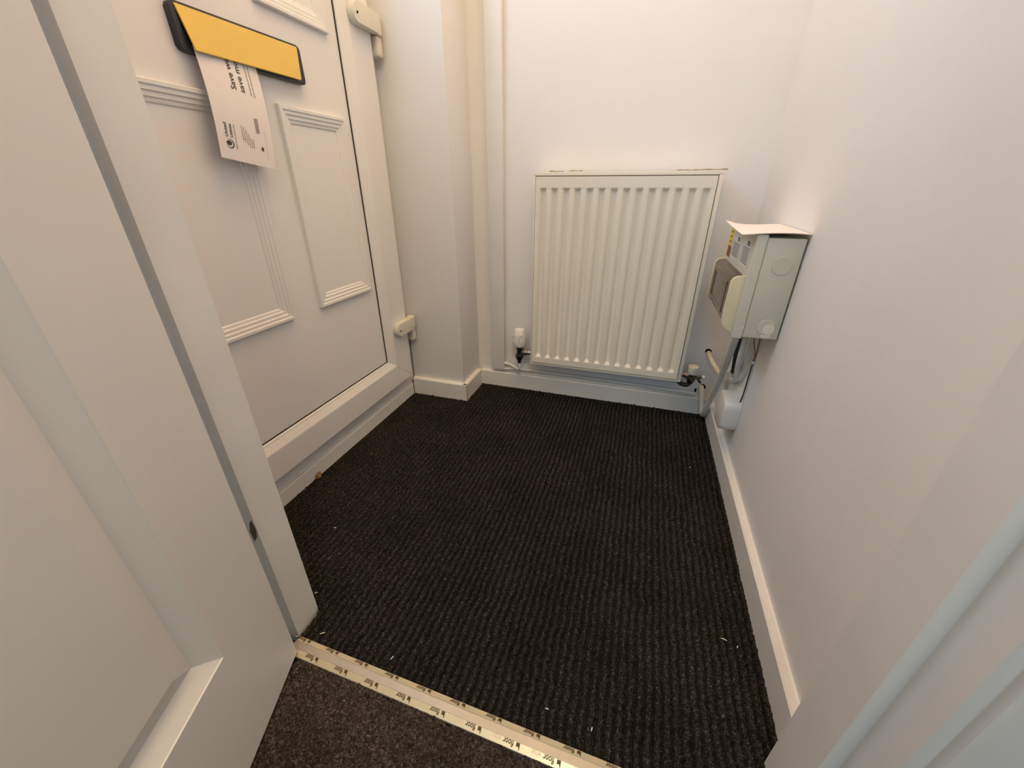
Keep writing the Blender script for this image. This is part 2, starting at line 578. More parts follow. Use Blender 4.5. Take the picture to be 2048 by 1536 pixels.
prof = [(-0.0150, -0.0040), (-0.0150, -0.0010), (-0.0142, 0.0002), (-0.0060, 0.0042), (-0.0050, 0.0046), (0.0050, 0.0046), (0.0060, 0.0042), (0.0142, 0.0002), (0.0150, -0.0010), (0.0150, -0.0040)]
bm = bmesh.new()
prism(bm, prof, lambda y, z: (-0.376, y, z + 0.004), lambda y, z: (0.363, y, z + 0.004))
body = obj('strip_body', bm, 'alu', strip, world=False)
for s in (-1, 1):
    bm = bmesh.new()
    q = [(0.0058, 0.00435), (0.0143, 0.00025), (0.0145, 0.0006), (0.0059, 0.0047)]
    prism(bm, q, lambda y, z: (-0.375, s * y, z + 0.004), lambda y, z: (0.362, s * y, z + 0.004))
    obj('protective_film', bm, 'alu_edge', strip, world=False)
dk, pa = bmesh.new(), bmesh.new()
for s, x0 in ((1, -0.165), (-1, -0.189)):
    for k in range(-6, 8):
        xl = x0 + 0.058 * k + 0.10
        if not (-0.365 < xl < 0.35):
            continue
        # reading side faces the porch: text runs to -x, letters stand towards -y
        sl = Vector((0, -0.0085, 0.0041 * s)) if s > 0 else Vector((0, -0.0085, -0.0041))
        upv = Vector((0, -0.0084, 0.0041)) if s > 0 else Vector((0, -0.0084, -0.0041))
        base_y = 0.0136 if s > 0 else -0.0062
        base_z = (0.0009 if s > 0 else 0.0044) + 0.0046
        mt = frame_mtx((xl - 0.006, base_y, base_z), (-1, 0, 0), upv)
        text_bm('floor', 0.0078, mt @ Matrix.Diagonal((1.0, 1.3, 1, 1)), 0.00016, dk)
        mt = frame_mtx((xl - 0.0240, base_y, base_z), (-1, 0, 0), upv)
        text_bm('wise', 0.0078, mt @ Matrix.Diagonal((1.0, 1.3, 1, 1)), 0.00004, pa)
        # square mark in front of the word
        mt = frame_mtx((xl, base_y, base_z), (-1, 0, 0), upv)
        vs = [dk.verts.new(mt @ Vector(p)) for p in ((-0.0030, 0, 0), (0.0022, 0, 0), (0.0024, 0.0045, 0), (-0.0014, 0.0045, 0), (-0.0022, 0.0076, 0), (-0.0030, 0.0076, 0))]
        dk.faces.new(vs)
obj('dark_lettering', dk, 'strip_ink', strip, world=False)['kind'] = 'stuff'
obj('pale_lettering', pa, 'strip_ink_pale', strip, world=False)['kind'] = 'stuff'

# ------------------------------------------------------------------ front door (left wall)
PX = -0.752                      # panel face
fd = thing('door_1', (-0.757, 0.75, 0), 'white panelled front door with gold letter flap', 'door', kind='structure')
TOP = 1.95
obj('door_panel', bx(-0.79, PX, 0.470, 1.024, 0.176, TOP + 0.006), 'upvc', fd)


def dp3(y, z, h):
    return (PX + h, y, z)


# sash: bead, face and outer edge, mitred at the corners
bm = bmesh.new()
loop_sweep(bm, (0.481, 1.0185, 0.1815, TOP), [(0, -0.02), (0, 0.004), (0.0012, 0.006), (0.006, 0.0075), (0.020, 0.0150), (0.0225, 0.0165), (0.026, 0.017), (0.092, 0.017), (0.0945, 0.0145), (0.0945, -0.02)],
           dp3, widths=(1.0, 1.22, 0.985, 1.0))
obj('sash_frame', bm, 'upvc', fd)
bm = bmesh.new()
loop_sweep(bm, (0.4785, 1.016, 0.184, TOP + 0.002), [(0, 0.0004), (0, 0.0022), (0.0030, 0.0022), (0.0030, 0.0004)], dp3)
obj('gasket', bm, 'black_rubber', fd)
# mitre joints of the bottom corners of the sash
bm = bmesh.new()
tube(bm, [(PX + 0.0172, 1.045, 0.160), (PX + 0.0172, 1.132, 0.0905)], 0.0005, 6, smooth=False)
obj('mitre_joint', bm, 'ochre', fd)
# outer frame and sill
bm = bmesh.new()
box(bm, -0.80, -0.758, 0.36, 1.1715, 0.040, 0.0905)
box(bm, -0.80, -0.758, 1.1335, 1.1715, 0.0905, 2.055)
box(bm, -0.80, -0.758, 0.346, 0.3865, 0.040, 2.055)
box(bm, -0.80, -0.758, 0.36, 1.1715, 2.045, 2.055)
obj('outer_frame', bm, 'upvc', fd)
obj('door_sill', bx(-0.80, -0.7525, 0.346, 1.1715, -0.0195, 0.0385, bevel=0.0015), 'gloss', fd)
# raised panel mouldings: stepped section, mitred
MP = [(0.0, 0.0), (0.0005, 0.0085), (0.0020, 0.0100), (0.0075, 0.0100), (0.0095, 0.0078), (0.0150, 0.0078), (0.0170, 0.0052), (0.0230, 0.0052), (0.0250, 0.0030), (0.0300, 0.0022), (0.0320, 0.0)]
for r in ((0.783, 0.988, 0.427, 0.850), (0.486, 0.697, 0.425, 0.846), (0.783, 0.979, 1.007, 1.80), (0.492, 0.690, 1.007, 1.80)):
    bm = bmesh.new()
    loop_sweep(bm, r, MP, dp3, direction=-1)
    obj('panel_moulding', bm, 'upvc', fd, smooth=False)

for y0, y1 in ((0.814, 0.948), (0.523, 0.659)):
    obj('frosted_pane', bx(PX - 0.001, PX + 0.0015, y0, y1, 1.290, 1.768), 'frosted', fd)

# letter plate: black surround and gold flap held ajar by the letter
lp = obj('letter_plate', prism(bmesh.new(), [(0.605, 0.900), (0.609, 0.8950), (0.617, 0.893), (0.862, 0.8935), (0.868, 0.895), (0.871, 0.901), (0.870, 0.954), (0.867, 0.959), (0.860, 0.961), (0.613, 0.957), (0.607, 0.954), (0.604, 0.948)],
                                   lambda y, z: (PX - 0.001, y, z), lambda y, z: (PX + 0.0125, y, z), bevel=0.002), 'black_plastic', fd, smooth=True)
lp['label'] = 'black plastic surround'
bm = bmesh.new()
fl = [(-0.7385, 0.612, 0.9535), (-0.7385, 0.862, 0.9575), (-0.7290, 0.8475, 0.8985), (-0.7290, 0.6205, 0.8955)]
fa = [bm.verts.new(p) for p in fl]
fb = [bm.verts.new((p[0] - 0.0022, p[1], p[2] - 0.0005)) for p in fl]
bm.faces.new(fa)
bm.faces.new(fb[::-1])
for k in range(4):
    bm.faces.new((fa[k], fa[(k + 1) % 4], fb[(k + 1) % 4], fb[k]))
bmesh.ops.bevel(bm, geom=bm.edges[:], offset=0.0008, segments=2, affect='EDGES')
fo = obj('letter_flap', bm, 'gold', lp, smooth=True)
fo['label'] = 'gold flap'

# two flag hinges on the right edge of the sash
for zc, dy in ((1.068, -0.003), (0.281, 0.003)):
    bm = bmesh.new()
    # flag: rounded block seen as a lozenge, thicker towards the corner
    pts = [(1.048, -0.002), (1.051, -0.014), (1.060, -0.0215), (1.142, -0.0215), (1.146, -0.018), (1.146, 0.018), (1.142, 0.0215), (1.060, 0.0215), (1.051, 0.012)]
    prism(bm, pts, lambda y, z: (-0.735, y + dy, zc + z), lambda y, z: (-0.7165 + (0.004 if y > 1.056 else 0.0), y + dy, zc + z), bevel=0.0035)
    hg = obj('door_hinge', bm, 'hinge', fd, smooth=True)
    bm = bmesh.new()
    box(bm, -0.7565, -0.722, 1.141 + dy, 1.1655 + dy, zc - 0.066, zc - 0.0225, bevel=0.006, seg=3)
    obj('hinge_leaf', bm, 'hinge', hg, smooth=True)
    bm = bmesh.new()
    box(bm, -0.745, -0.718, 1.1445 + dy, 1.1640 + dy, zc - 0.022, zc + 0.0215, bevel=0.005, seg=3)
    obj('hinge_knuckle', bm, 'hinge', hg, smooth=True)
    bm = bmesh.new()
    lathe(bm, [(0, 0.0023), (0.0015, 0.0023)], (-0.7142, 1.0600 + dy, zc - 0.002), (1, 0, 0), 12)
    obj('grub_screw', bm, 'hole', hg)

# dark cracks in the filler between door frame and boxed-out corner
bm = bmesh.new()
tube(bm, [(-0.7545, 1.1705, 0.205), (-0.7540, 1.1708, 0.16), (-0.7540, 1.1705, 0.10), (-0.7530, 1.1700, 0.064)], 0.0009, 6)
tube(bm, [(-0.7515, 1.1575, 0.055), (-0.7515, 1.1570, 0.02), (-0.7515, 1.1570, -0.002)], 0.0013, 6)
obj('filler_crack', bm, 'hole', wall_pier)

# ------------------------------------------------------------------ letter hanging from the flap
ltr = thing('envelope', (-0.72, 0.66, 0.735), 'white printed envelope hanging out of the gold letter flap', 'letter')
TL, TR, BL, BR = Vector((-0.7395, 0.626, 0.908)), Vector((-0.7395, 0.743, 0.911)), Vector((-0.7195, 0.604, 0.745)), Vector((-0.7195, 0.717, 0.7285))


def lt(u, v, off=0.0):
    """u across (0 left), v up (0 bottom); gentle bow of the paper."""
    p = (BL.lerp(BR, u)).lerp(TL.lerp(TR, u), v)
    p = p + Vector((0.006 * math.sin(math.pi * v) + 0.002 * math.sin(math.pi * u) - 0.0035 * max(0, u - 0.6) * (1 - v) + off, 0, 0))
    return p


bm = bmesh.new()
NU, NV = 10, 14
ga = [[bm.verts.new(lt(i / NU, j / NV)) for i in range(NU + 1)] for j in range(NV + 1)]
gb = [[bm.verts.new(lt(i / NU, j / NV, -0.0012)) for i in range(NU + 1)] for j in range(NV + 1)]
for j in range(NV):
    for i in range(NU):
        bm.faces.new((ga[j][i], ga[j][i + 1], ga[j + 1][i + 1], ga[j + 1][i]))
        bm.faces.new((gb[j][i], gb[j + 1][i], gb[j + 1][i + 1], gb[j][i + 1]))
for j in range(NV):
    for i in (0, NU):
        bm.faces.new((ga[j][i], ga[j + 1][i], gb[j + 1][i], gb[j][i]))
for i in range(NU):
    for j in (0, NV):
        bm.faces.new((ga[j][i], ga[j][i + 1], gb[j][i + 1], gb[j][i]))
obj('paper', bm, 'paper', ltr, smooth=True)
LW, LH = 0.1145, 0.175


def on_letter(bm):
    """Text written flat in (long axis, across) metres -> onto the bowed paper."""
    for v in bm.verts:
        a, b = v.co.x, v.co.y          # a: up the letter, b: towards the left edge
        v.co = lt(-b / LW, a / LH, 0.0005)
    return bm


def ltext(s, size, a, u, bm, bold=0.0):
    return text_bm(s, size, Matrix.Translation((a, -u * LW, 0)), bold, bm)


def lrect(bm, a0, a1, u0, u1):
    bm.faces.new([bm.verts.new(p) for p in ((a0, -u0 * LW, 0), (a1, -u0 * LW, 0), (a1, -u1 * LW, 0), (a0, -u1 * LW, 0))])


bm = bmesh.new()
ltext('Save wa', 0.0145, 0.1170, 0.490, bm, 0.00018)
ltext('save mo', 0.0145, 0.1155, 0.635, bm, 0.00018)
ltext('United', 0.0085, 0.0370, 0.165, bm, 0.00010)
ltext('Utilities', 0.0072, 0.0370, 0.240, bm, 0.00010)
ltext('Water for the North West', 0.0036, 0.0195, 0.290, bm, 0.00003)
# round mark beside the name: a ring open at the top with a drop inside
cu, ca = 0.175, 0.0265
for k in range(20):
    t0, t1 = math.radians(115 + k * 13.5), math.radians(115 + (k + 1) * 13.5)
    wd0 = 0.0004 + 0.0015 * math.sin(math.pi * k / 20)
    wd1 = 0.0004 + 0.0015 * math.sin(math.pi * (k + 1) / 20)
    R = 0.0075
    q = [(R * math.cos(t0), R * math.sin(t0)), (R * math.cos(t1), R * math.sin(t1)), ((R - wd1) * math.cos(t1), (R - wd1) * math.sin(t1)), ((R - wd0) * math.cos(t0), (R - wd0) * math.sin(t0))]
    bm.faces.new([bm.verts.new((ca + x, -cu * LW + y, 0)) for x, y in q])
bm.faces.new([bm.verts.new((ca + 0.0008 + 0.0040 * math.cos(2 * math.pi * k / 16), -cu * LW + 0.0010 + 0.0046 * math.sin(2 * math.pi * k / 16) * (1.25 if k < 9 else 0.9), 0)) for k in range(16)])
lrect(bm, 0.0270, 0.0330, 0.74, 0.785)
bmesh.ops.triangulate(bm, faces=bm.faces[:])
obj('dark_print', on_letter(bm), 'ink', ltr)['kind'] = 'stuff'
bm = bmesh.new()
for k, (a0, a1) in enumerate(((0.028, 0.052), (0.025, 0.050), (0.022, 0.046), (0.019, 0.041), (0.019, 0.034), (0.019, 0.034))):
    a = a0
    g = random.Random(k)
    while a < a1:
        b = min(a1, a + g.uniform(0.002, 0.005))
        lrect(bm, a + 0.009, b + 0.009, 0.41 + 0.036 * k, 0.41 + 0.036 * k + 0.012)
        a = b + 0.0008
lrect(bm, 0.014, 0.060, 0.850, 0.854)
for k in range(16):
    lrect(bm, 0.055 + 0.0015 * k, 0.0559 + 0.0015 * k, 0.68, 0.755)
for u, a0 in ((0.74, 0.114), (0.80, 0.112)):
    a = a0
    g = random.Random(int(u * 100))
    while a < 0.166:
        b = a + g.uniform(0.003, 0.007)
        lrect(bm, a, b, u, u + 0.016)
        a = b + 0.0009
obj('small_print', on_letter(bm), 'ink_light', ltr)['kind'] = 'stuff'

# ------------------------------------------------------------------ inner door, open towards the camera
hinge = Vector((-0.459, 0.265, 0.0))
ang = math.atan2(-0.934, 0.357)
door = thing('door_2', hinge, 'white moulded-panel inner door standing open at the left', 'door', rotz=ang, kind='structure')
# local frame: x along the leaf, y = away from the visible face (left of direction is the visible side)
DT = 0.035
DZ0, DZ1 = 0.006, 1.99
VIS = 1                            # visible face towards +y local


def dl(a, z, h):
    return (a, h, z)


bm = bmesh.new()
W = 0.762
panels = ((0.108, 0.654, 0.186, 0.90), (0.108, 0.654, 1.06, 1.87))
box(bm, 0, 0.108, -DT, 0, DZ0, DZ1)
box(bm, 0.654, W, -DT, 0, DZ0, DZ1)
box(bm, 0.108, 0.654, -DT, 0, DZ0, 0.186)
box(bm, 0.108, 0.654, -DT, 0, 0.90, 1.06)
box(bm, 0.108, 0.654, -DT, 0, 1.87, DZ1)
bmesh.ops.remove_doubles(bm, verts=bm.verts, dist=1e-5)
obj('door_leaf', bm, 'door', door, world=False)
PM = [(0.0, 0.0), (0.0010, -0.0016), (0.0235, -0.0155), (0.0500, -0.0062), (0.0520, -0.0058)]
for r in panels:
    bm = bmesh.new()
    loop_sweep(bm, r, PM, dl, direction=-1, cap=True)
    bmesh.ops.recalc_face_normals(bm, faces=bm.faces)
    obj('moulded_panel', bm, 'door', door, world=False)

# ------------------------------------------------------------------ radiator
rad = thing('radiator', (-0.078, 1.29, 0.135), 'cream ribbed panel radiator hung on the back wall', 'radiator')
xs, zs = [-0.3215], []
dep_x = [0.0]
C0, C1, NCH = -0.2985, 0.1385, 14
PY, DEP = 1.2485, 0.0085
for k in range(NCH):
    c = C0 + (C1 - C0) * k / (NCH - 1)
    for t in (-1, -0.86, -0.7, -0.5, -0.36, -0.18, 0, 0.18, 0.36, 0.5, 0.7, 0.86, 1):
        xs.append(c + t * 0.0112)
        a = abs(t)
        dep_x.append(0.0 if a >= 1 else (1.0 if a < 0.3 else 0.5 + 0.5 * math.cos(math.pi * (a - 0.3) / 0.7)))
xs.append(0.1600)
dep_x.append(0.0)
zz = [(0.1455, 0), (0.163, 0), (0.166, 0), (0.1675, 0.10), (0.171, 0.5), (0.1745, 0.9), (0.177, 1), (0.43, 1), (0.684, 1), (0.6870, 0.92), (0.6905, 0.5), (0.694, 0.1), (0.6955, 0), (0.6985, 0), (0.7245, 0)]
bm = bmesh.new()
g = [[bm.verts.new((x, PY + DEP * min(d, e) if e < 1 else PY + DEP * d, z)) for x, d in zip(xs, dep_x)] for z, e in zz]
for a, b in zip(g, g[1:]):
    for i in range(len(xs) - 1):
        bm.faces.new((a[i], a[i + 1], b[i + 1], b[i]))
# turned-back rim
rim = g[0] + [r[-1] for r in g[1:]] + g[-1][-2::-1] + [r[0] for r in g[-2:0:-1]]
back = [bm.verts.new((v.co.x, 1.262, v.co.z)) for v in rim]
for i in range(len(rim)):
    j = (i + 1) % len(rim)
    bm.faces.new((rim[i], back[i], back[j], rim[j]))
obj('front_panel', bm, 'cream', rad, smooth=True)
for nm, a in (('top_casing', (-0.328, 0.1725, 1.2525, 1.312, 0.7268, 0.735)), ('bottom_rim', (-0.328, 0.1725, 1.2525, 1.312, 0.135, 0.1432)),
              ('side_casing', (-0.328, -0.3235, 1.2525, 1.312, 0.1432, 0.7268)), ('side_casing', (0.1622, 0.1725, 1.2525, 1.312, 0.1432, 0.7268))):
    obj(nm, bx(*a, bevel=0.0012), 'cream', rad, smooth=True)
obj('rear_panel', bx(-0.322, 0.161, 1.268, 1.300, 0.144, 0.726), 'cream', rad)
for x in (-0.24, 0.10):
    obj('wall_bracket', bx(x, x + 0.03, 1.310, 1.3262, 0.20, 0.70), 'cream', rad)
o = obj('bracket_end', prism(bmesh.new(), [(0.700, 1.312), (0.716, 1.312), (0.712, 1.3255), (0.690, 1.3255)], lambda z, y: (0.1725, y, z), lambda z, y: (0.1795, y, z)), 'ochre', rad)
# yellowed streaks of old paint just above the radiator
bm = bmesh.new()
for k, (xa, xb) in enumerate(((-0.30, -0.255), (-0.24, -0.20), (0.06, 0.115), (0.115, 0.19))):
    z = 0.7395 + 0.0008 * (k % 2)
    n = 8
    pts = [(xa + (xb - xa) * i / n, z + random.uniform(-0.001, 0.0003)) for i in range(n + 1)] + [(xb - (xb - xa) * i / n, z + random.uniform(0.0006, 0.0026)) for i in range(n + 1)]
    blob(bm, pts, lambda a, b, h: Vector((a, 1.3258 - h, b)))
obj('paint_streak', bm, 'ochre', wall_back)

# thermostatic valve at the left
vl = thing('radiator_valve', (-0.374, 1.275, 0.12), 'white-capped thermostatic valve at the lower left of the radiator', 'valve')
VX, VY = -0.374, 1.277
bm = bmesh.new()
lathe(bm, [(0.190, 0.0170), (0.1905, 0.0240), (0.200, 0.0268), (0.215, 0.0262), (0.232, 0.0245), (0.243, 0.0215), (0.2500, 0.0175), (0.253, 0.010)], (VX, VY, 0), seg=48,
      mod=lambda a, h: 1 - 0.10 * max(0, math.cos(6 * a)) * (1 if 0.195 < h < 0.249 else 0.3))
cap = obj('valve_cap', bm, 'white_plastic', vl, smooth=True)
bm = bmesh.new()
for a in (math.radians(-62), math.radians(-2), math.radians(-122)):
    d = Vector((math.cos(a), math.sin(a), 0))
    s = Vector((-d.y, d.x, 0))
    ring = [Vector((VX, VY, 0.2205)) + d * 0.0246 + s * 0.0072 * math.cos(t) + Vector((0, 0, 0.0135 * math.sin(t))) for t in [2 * math.pi * k / 20 for k in range(21)]]
    tube(bm, ring, 0.0010, 6, smooth=False)
obj('grip_rim', bm, 'white_plastic', cap, smooth=True)
bm = bmesh.new()
lathe(bm, [(0.190, 0.0125), (0.186, 0.0145), (0.181, 0.0145), (0.180, 0.0110), (0.158, 0.0105), (0.156, 0.0140), (0.150, 0.0150), (0.143, 0.0140), (0.134, 0.0085), (0.126, 0.0062), (0.122, 0.0058)], (VX, VY, 0), seg=20)
obj('valve_body', bm, 'dark_metal', vl, smooth=True)
bm = bmesh.new()
lathe(bm, [(0.008, 0.0085), (0.014, 0.0085), (0.0145, 0.0128), (0.029, 0.0128), (0.0295, 0.0085), (0.0475, 0.0085)], (VX, VY, 0.166), (1, 0, 0), seg=6)
obj('union_nut', bm, 'chrome', vl)
# lockshield valve at the right
vr = thing('lockshield_valve', (0.205, 1.275, 0.12), 'cream-capped lockshield and drain valve at the lower right of the radiator', 'valve')
RX, RY = 0.205, 1.277
bm = bmesh.new()
lathe(bm, [(0.160, 0.0150), (0.164, 0.0165), (0.183, 0.0172), (0.1855, 0.0168), (0.1870, 0.0150)], (RX, RY, 0), seg=32)
obj('valve_cap', bm, 'cream', vr, smooth=True)
bm = bmesh.new()
lathe(bm, [(0.160, 0.0105), (0.150, 0.0105), (0.148, 0.0130), (0.138, 0.0135), (0.134, 0.0100), (0.126, 0.0095)], (RX, RY, 0), seg=18)
tube(bm, [(RX, RY, 0.130), (RX - 0.003, RY, 0.122), (RX - 0.012, RY + 0.002, 0.117), (RX - 0.026, RY + 0.010, 0.116), (RX - 0.034, RY + 0.03, 0.116)], 0.0072, 14)
obj('valve_body', bm, 'dark_metal', vr, smooth=True)
bm = bmesh.new()
lathe(bm, [(0.004, 0.008), (0.010, 0.008), (0.0105, 0.0122), (0.022, 0.0122), (0.0225, 0.008), (0.034, 0.008)], (RX, RY, 0.153), (-1, 0, 0), seg=6)
obj('union_nut', bm, 'chrome', vr)
bm = bmesh.new()
tube(bm, [(RX + 0.006, RY, 0.146), (RX + 0.020, RY, 0.149), (RX + 0.034, RY, 0.151)], lambda t: 0.0058 - 0.0012 * t, 12)
tube(bm, [(RX + 0.020, RY - 0.001, 0.147), (RX + 0.026, RY - 0.002, 0.137), (RX + 0.031, RY - 0.002, 0.132)], 0.0036, 10)
obj('drain_spout', bm, 'dark_metal', vr, smooth=True)
bm = bmesh.new()
lathe(bm, [(0, 0.0064), (0.007, 0.0068), (0.009, 0.0052)], (RX + 0.031, RY, 0.1508), (1, 0, 0.1), 16)
obj('spout_cap', bm, 'cream', vr, smooth=True)

# white pipes by the skirting
pp = tag(obj('heating_pipe', tube(bmesh.new(), [(-0.446, 1.313, 0.098), (-0.42, 1.311, 0.095), (-0.395, 1.300, 0.090), (-0.378, 1.284, 0.092), (-0.3735, 1.277, 0.104), (-0.3735, 1.277, 0.126)], 0.0052, 12), 'gloss', smooth=True),
         'short white-painted pipe bending up into the left radiator valve', 'pipe')
pp = tag(obj('heating_pipe', tube(bmesh.new(), [(-0.446, 1.317, 0.072), (-0.40, 1.3165, 0.0765), (-0.30, 1.3165, 0.0785), (0.0, 1.3175, 0.0760), (0.18, 1.3175, 0.0725), (0.235, 1.3175, 0.071)], 0.0058, 12), 'gloss', smooth=True),
         'long white-painted pipe lying on the skirting behind the radiator', 'pipe')

# ------------------------------------------------------------------ electrical box on the right wall
cu_ = thing('electrical_box', (0.29, 1.03, 0.412), 'grey metal electrical box with smoked switch window on the right wall', 'electrical box')
obj('box_body', bx(0.2240, 0.2880, 0.8985, 1.158, 0.4160, 0.6125, bevel=0.002), 'metal_grey', cu_, smooth=True)
obj('box_lid', bx(0.2035, 0.2236, 0.8970, 1.160, 0.4120, 0.6190, bevel=0.0032, seg=3), 'metal_grey', cu_, smooth=True)
obj('wall_spacer', bx(0.2875, 0.2912, 0.935, 0.955, 0.50, 0.52), 'metal_grey', cu_)
obj('wall_spacer', bx(0.2875, 0.2912, 1.08, 1.10, 0.44, 0.46), 'metal_grey', cu_)
for x, z, r in ((0.2585, 0.563, 0.0170), (0.2620, 0.441, 0.0160)):
    bm = bmesh.new()
    lathe(bm, [(0.0, r), (0.0009, r), (0.0014, r - 0.0006), (0.0014, 0.002)], (x, 0.8986, z), (0, -1, 0), 40)
    obj('knockout', bm, 'metal_grey', cu_, smooth=True)
bm = bmesh.new()
blob(bm, ragged(0.2675, 0.437, 0.0105, 0.0110, 18, 0.08, 3), lambda a, b, h: Vector((a, 0.8969 - h, b)))
blob(bm, ragged(0.2660, 0.4235, 0.0100, 0.0045, 14, 0.15, 4), lambda a, b, h: Vector((a, 0.8983 - h, b)))
obj('paint_smear', bm, 'cream', cu_)
bm = bmesh.new()
lathe(bm, [(0, 0.0022), (0.0012, 0.0020), (0.0016, 0.001)], (0.2200, 0.8972, 0.436), (0, -1, 0), 12)
obj('screw', bm, 'white_plastic', cu_, smooth=True)
# switch housing with two ivory cheeks and a smoked cover between them
chk = [(0.2040, 0.5400), (0.1900, 0.5385), (0.1830, 0.5345), (0.1795, 0.5280), (0.1785, 0.4700), (0.1790, 0.4420), (0.1830, 0.4350), (0.2040, 0.4195)]
for y0, y1 in ((0.9035, 0.9125), (1.1450, 1.1520)):
    bm = bmesh.new()
    prism(bm, chk, lambda x, z: (x, y0, z), lambda x, z: (x, y1, z), bevel=0.0015)
    o = obj('switch_housing', bm, 'ivory', cu_, smooth=True)
    o['label'] = 'ivory plastic cheek'
cov = [(0.2036, 0.5365), (0.1905, 0.5350), (0.1845, 0.5315), (0.1815, 0.5265), (0.1805, 0.4700), (0.1812, 0.4440), (0.1850, 0.4385), (0.2036, 0.4240)]
bm = bmesh.new()
prism(bm, cov, lambda x, z: (x, 0.9140, z), lambda x, z: (x, 1.1448, z), bevel=0.0012)
sm = obj('smoked_cover', bm, 'smoked', cu_, smooth=True)
bm = bmesh.new()
loop_sweep(bm, (0.945, 1.115, 0.452, 0.520), [(0, 0.0), (0.001, 0.0014), (0.004, 0.0014), (0.005, 0.0)], lambda a, b, h: (0.1808 - h, a, b), direction=-1)
obj('cover_rib', bm, 'smoked', sm)
bm = bmesh.new()
lathe(bm, [(0, 0.0016), (0.0010, 0.0012)], (0.1925, 1.075, 0.5362), (0, 0, 1), 10)
obj('rivet', bm, 'white_plastic', sm)
# stickers
LX = 0.2034
for y0, y1, z0, z1 in ((1.022, 1.100, 0.551, 0.603), (0.922, 0.992, 0.552, 0.606)):
    st = obj('sticker', bx(LX - 0.0004, LX, y0, y1, z0, z1), 'sticker', cu_)
    bm = bmesh.new()
    g2 = random.Random(int(y0 * 1000))
    n = 9
    for i in range(n):
        z = z1 - 0.020 - (z1 - z0 - 0.024) * i / (n - 1)
        y = y1 - 0.005
        while y > y0 + 0.008:
            e = max(y0 + 0.005, y - g2.uniform(0.008, 0.022))
            bm.faces.new([bm.verts.new(p) for p in ((LX - 0.0006, y, z), (LX - 0.0006, e, z), (LX - 0.0006, e, z + 0.0020), (LX - 0.0006, y, z + 0.0020))])
            y = e - 0.0015
    hy0, hy1 = (y0 + 0.012, y0 + 0.036)
    bm.faces.new([bm.verts.new(p) for p in ((LX - 0.0006, hy0, z1 - 0.014), (LX - 0.0006, hy1, z1 - 0.014), (LX - 0.0006, hy1, z1 - 0.005), (LX - 0.0006, hy0, z1 - 0.005))])
    obj('sticker_print', bm, 'print_grey', st)
o = obj('warning_sticker', bx(LX - 0.0004, LX, 1.117, 1.158, 0.570, 0.611), 'yellow', cu_)
o['label'] = 'yellow warning sticker'
bm = bmesh.new()
for i in range(3):
    bm.faces.new([bm.verts.new(p) for p in ((LX - 0.0006, 1.127, 0.603 - i * 0.011), (LX - 0.0006, 1.148, 0.603 - i * 0.011), (LX - 0.0006, 1.148, 0.600 - i * 0.011), (LX - 0.0006, 1.127, 0.600 - i * 0.011))])
obj('sticker_print', bm, 'strip_ink', o)
o = obj('warning_sticker', bx(LX - 0.0004, LX, 1.115, 1.155, 0.545, 0.5695), 'red', cu_)
o['label'] = 'dark red sticker'

# envelope lying on top of the box
bm = bmesh.new()


def le(u, v, off=0.0):
    x = 0.2895 - 0.113 * u
    y = 0.8925 + 0.215 * v
    z = 0.6205 + 0.0012 * math.sin(5 * u + 2 * v) + 0.006 * max(0, u - 0.75) * 4 * v * v - 0.004 * max(0, u - 0.72) * (1 - v) ** 2 * 2.2
    return Vector((x, y, z + 0.0015 + off))


ga = [[bm.verts.new(le(i / 12, j / 12)) for i in range(13)] for j in range(13)]
gb = [[bm.verts.new(le(i / 12, j / 12, -0.0014)) for i in range(13)] for j in range(13)]
for j in range(12):
    for i in range(12):
        bm.faces.new((ga[j][i], ga[j][i + 1], ga[j + 1][i + 1], ga[j + 1][i]))
        bm.faces.new((gb[j][i], gb[j + 1][i], gb[j + 1][i + 1], gb[j][i + 1]))
for j in range(12):
    for i in (0, 12):
        bm.faces.new((ga[j][i], ga[j + 1][i], gb[j + 1][i], gb[j][i]))
        bm.faces.new((ga[i][j], ga[i][j + 1], gb[i][j + 1], gb[i][j]))
tag(obj('envelope', bm, 'paper', smooth=True), 'plain white envelope lying on top of the grey electrical box', 'letter')

# cables
tag(obj('cable', tube(bmesh.new(), [(0.241, 1.02, 0.416), (0.2415, 1.022, 0.372), (0.252, 1.085, 0.300), (0.263, 1.15, 0.232), (0.2645, 1.215, 0.120), (0.2645, 1.255, 0.045), (0.2650, 1.280, 0.017), (0.262, 1.294, 0.030), (0.2555, 1.300, 0.060), (0.2515, 1.309, 0.086), (0.2505, 1.330, 0.096)], 0.0088, 14), 'cable', smooth=True),
    'thick white cable bending from the electrical box down to the floor corner', 'cable')
tag(obj('cable', tube(bmesh.new(), [(0.262, 1.02, 0.4165), (0.262, 1.02, 0.372), (0.265, 1.03, 0.310), (0.276, 1.062, 0.255), (0.2815, 1.10, 0.228), (0.2820, 1.135, 0.221), (0.2820, 1.160, 0.224)], 0.0062, 12), 'cable', smooth=True),
    'thinner white cable curling below the electrical box beside the thick one', 'cable')
tag(obj('cable', tube(bmesh.new(), [(0.2480, 1.331, 0.219), (0.2485, 1.312, 0.216), (0.254, 1.285, 0.208), (0.268, 1.240, 0.196), (0.277, 1.205, 0.190), (0.279, 1.185, 0.195)], 0.0075, 12), 'cable_cream', smooth=True),
    'yellowed white cable coming out of the upper wall hole', 'cable')
tag(obj('cable', tube(bmesh.new(), [(0.2650, 1.075, 0.4165), (0.267, 1.085, 0.340), (0.272, 1.090, 0.295), (0.277, 1.100, 0.262), (0.2800, 1.115, 0.249)], 0.0075, 12), 'dark_cable', smooth=True),
    'dark cable hanging between the two white cables', 'cable')
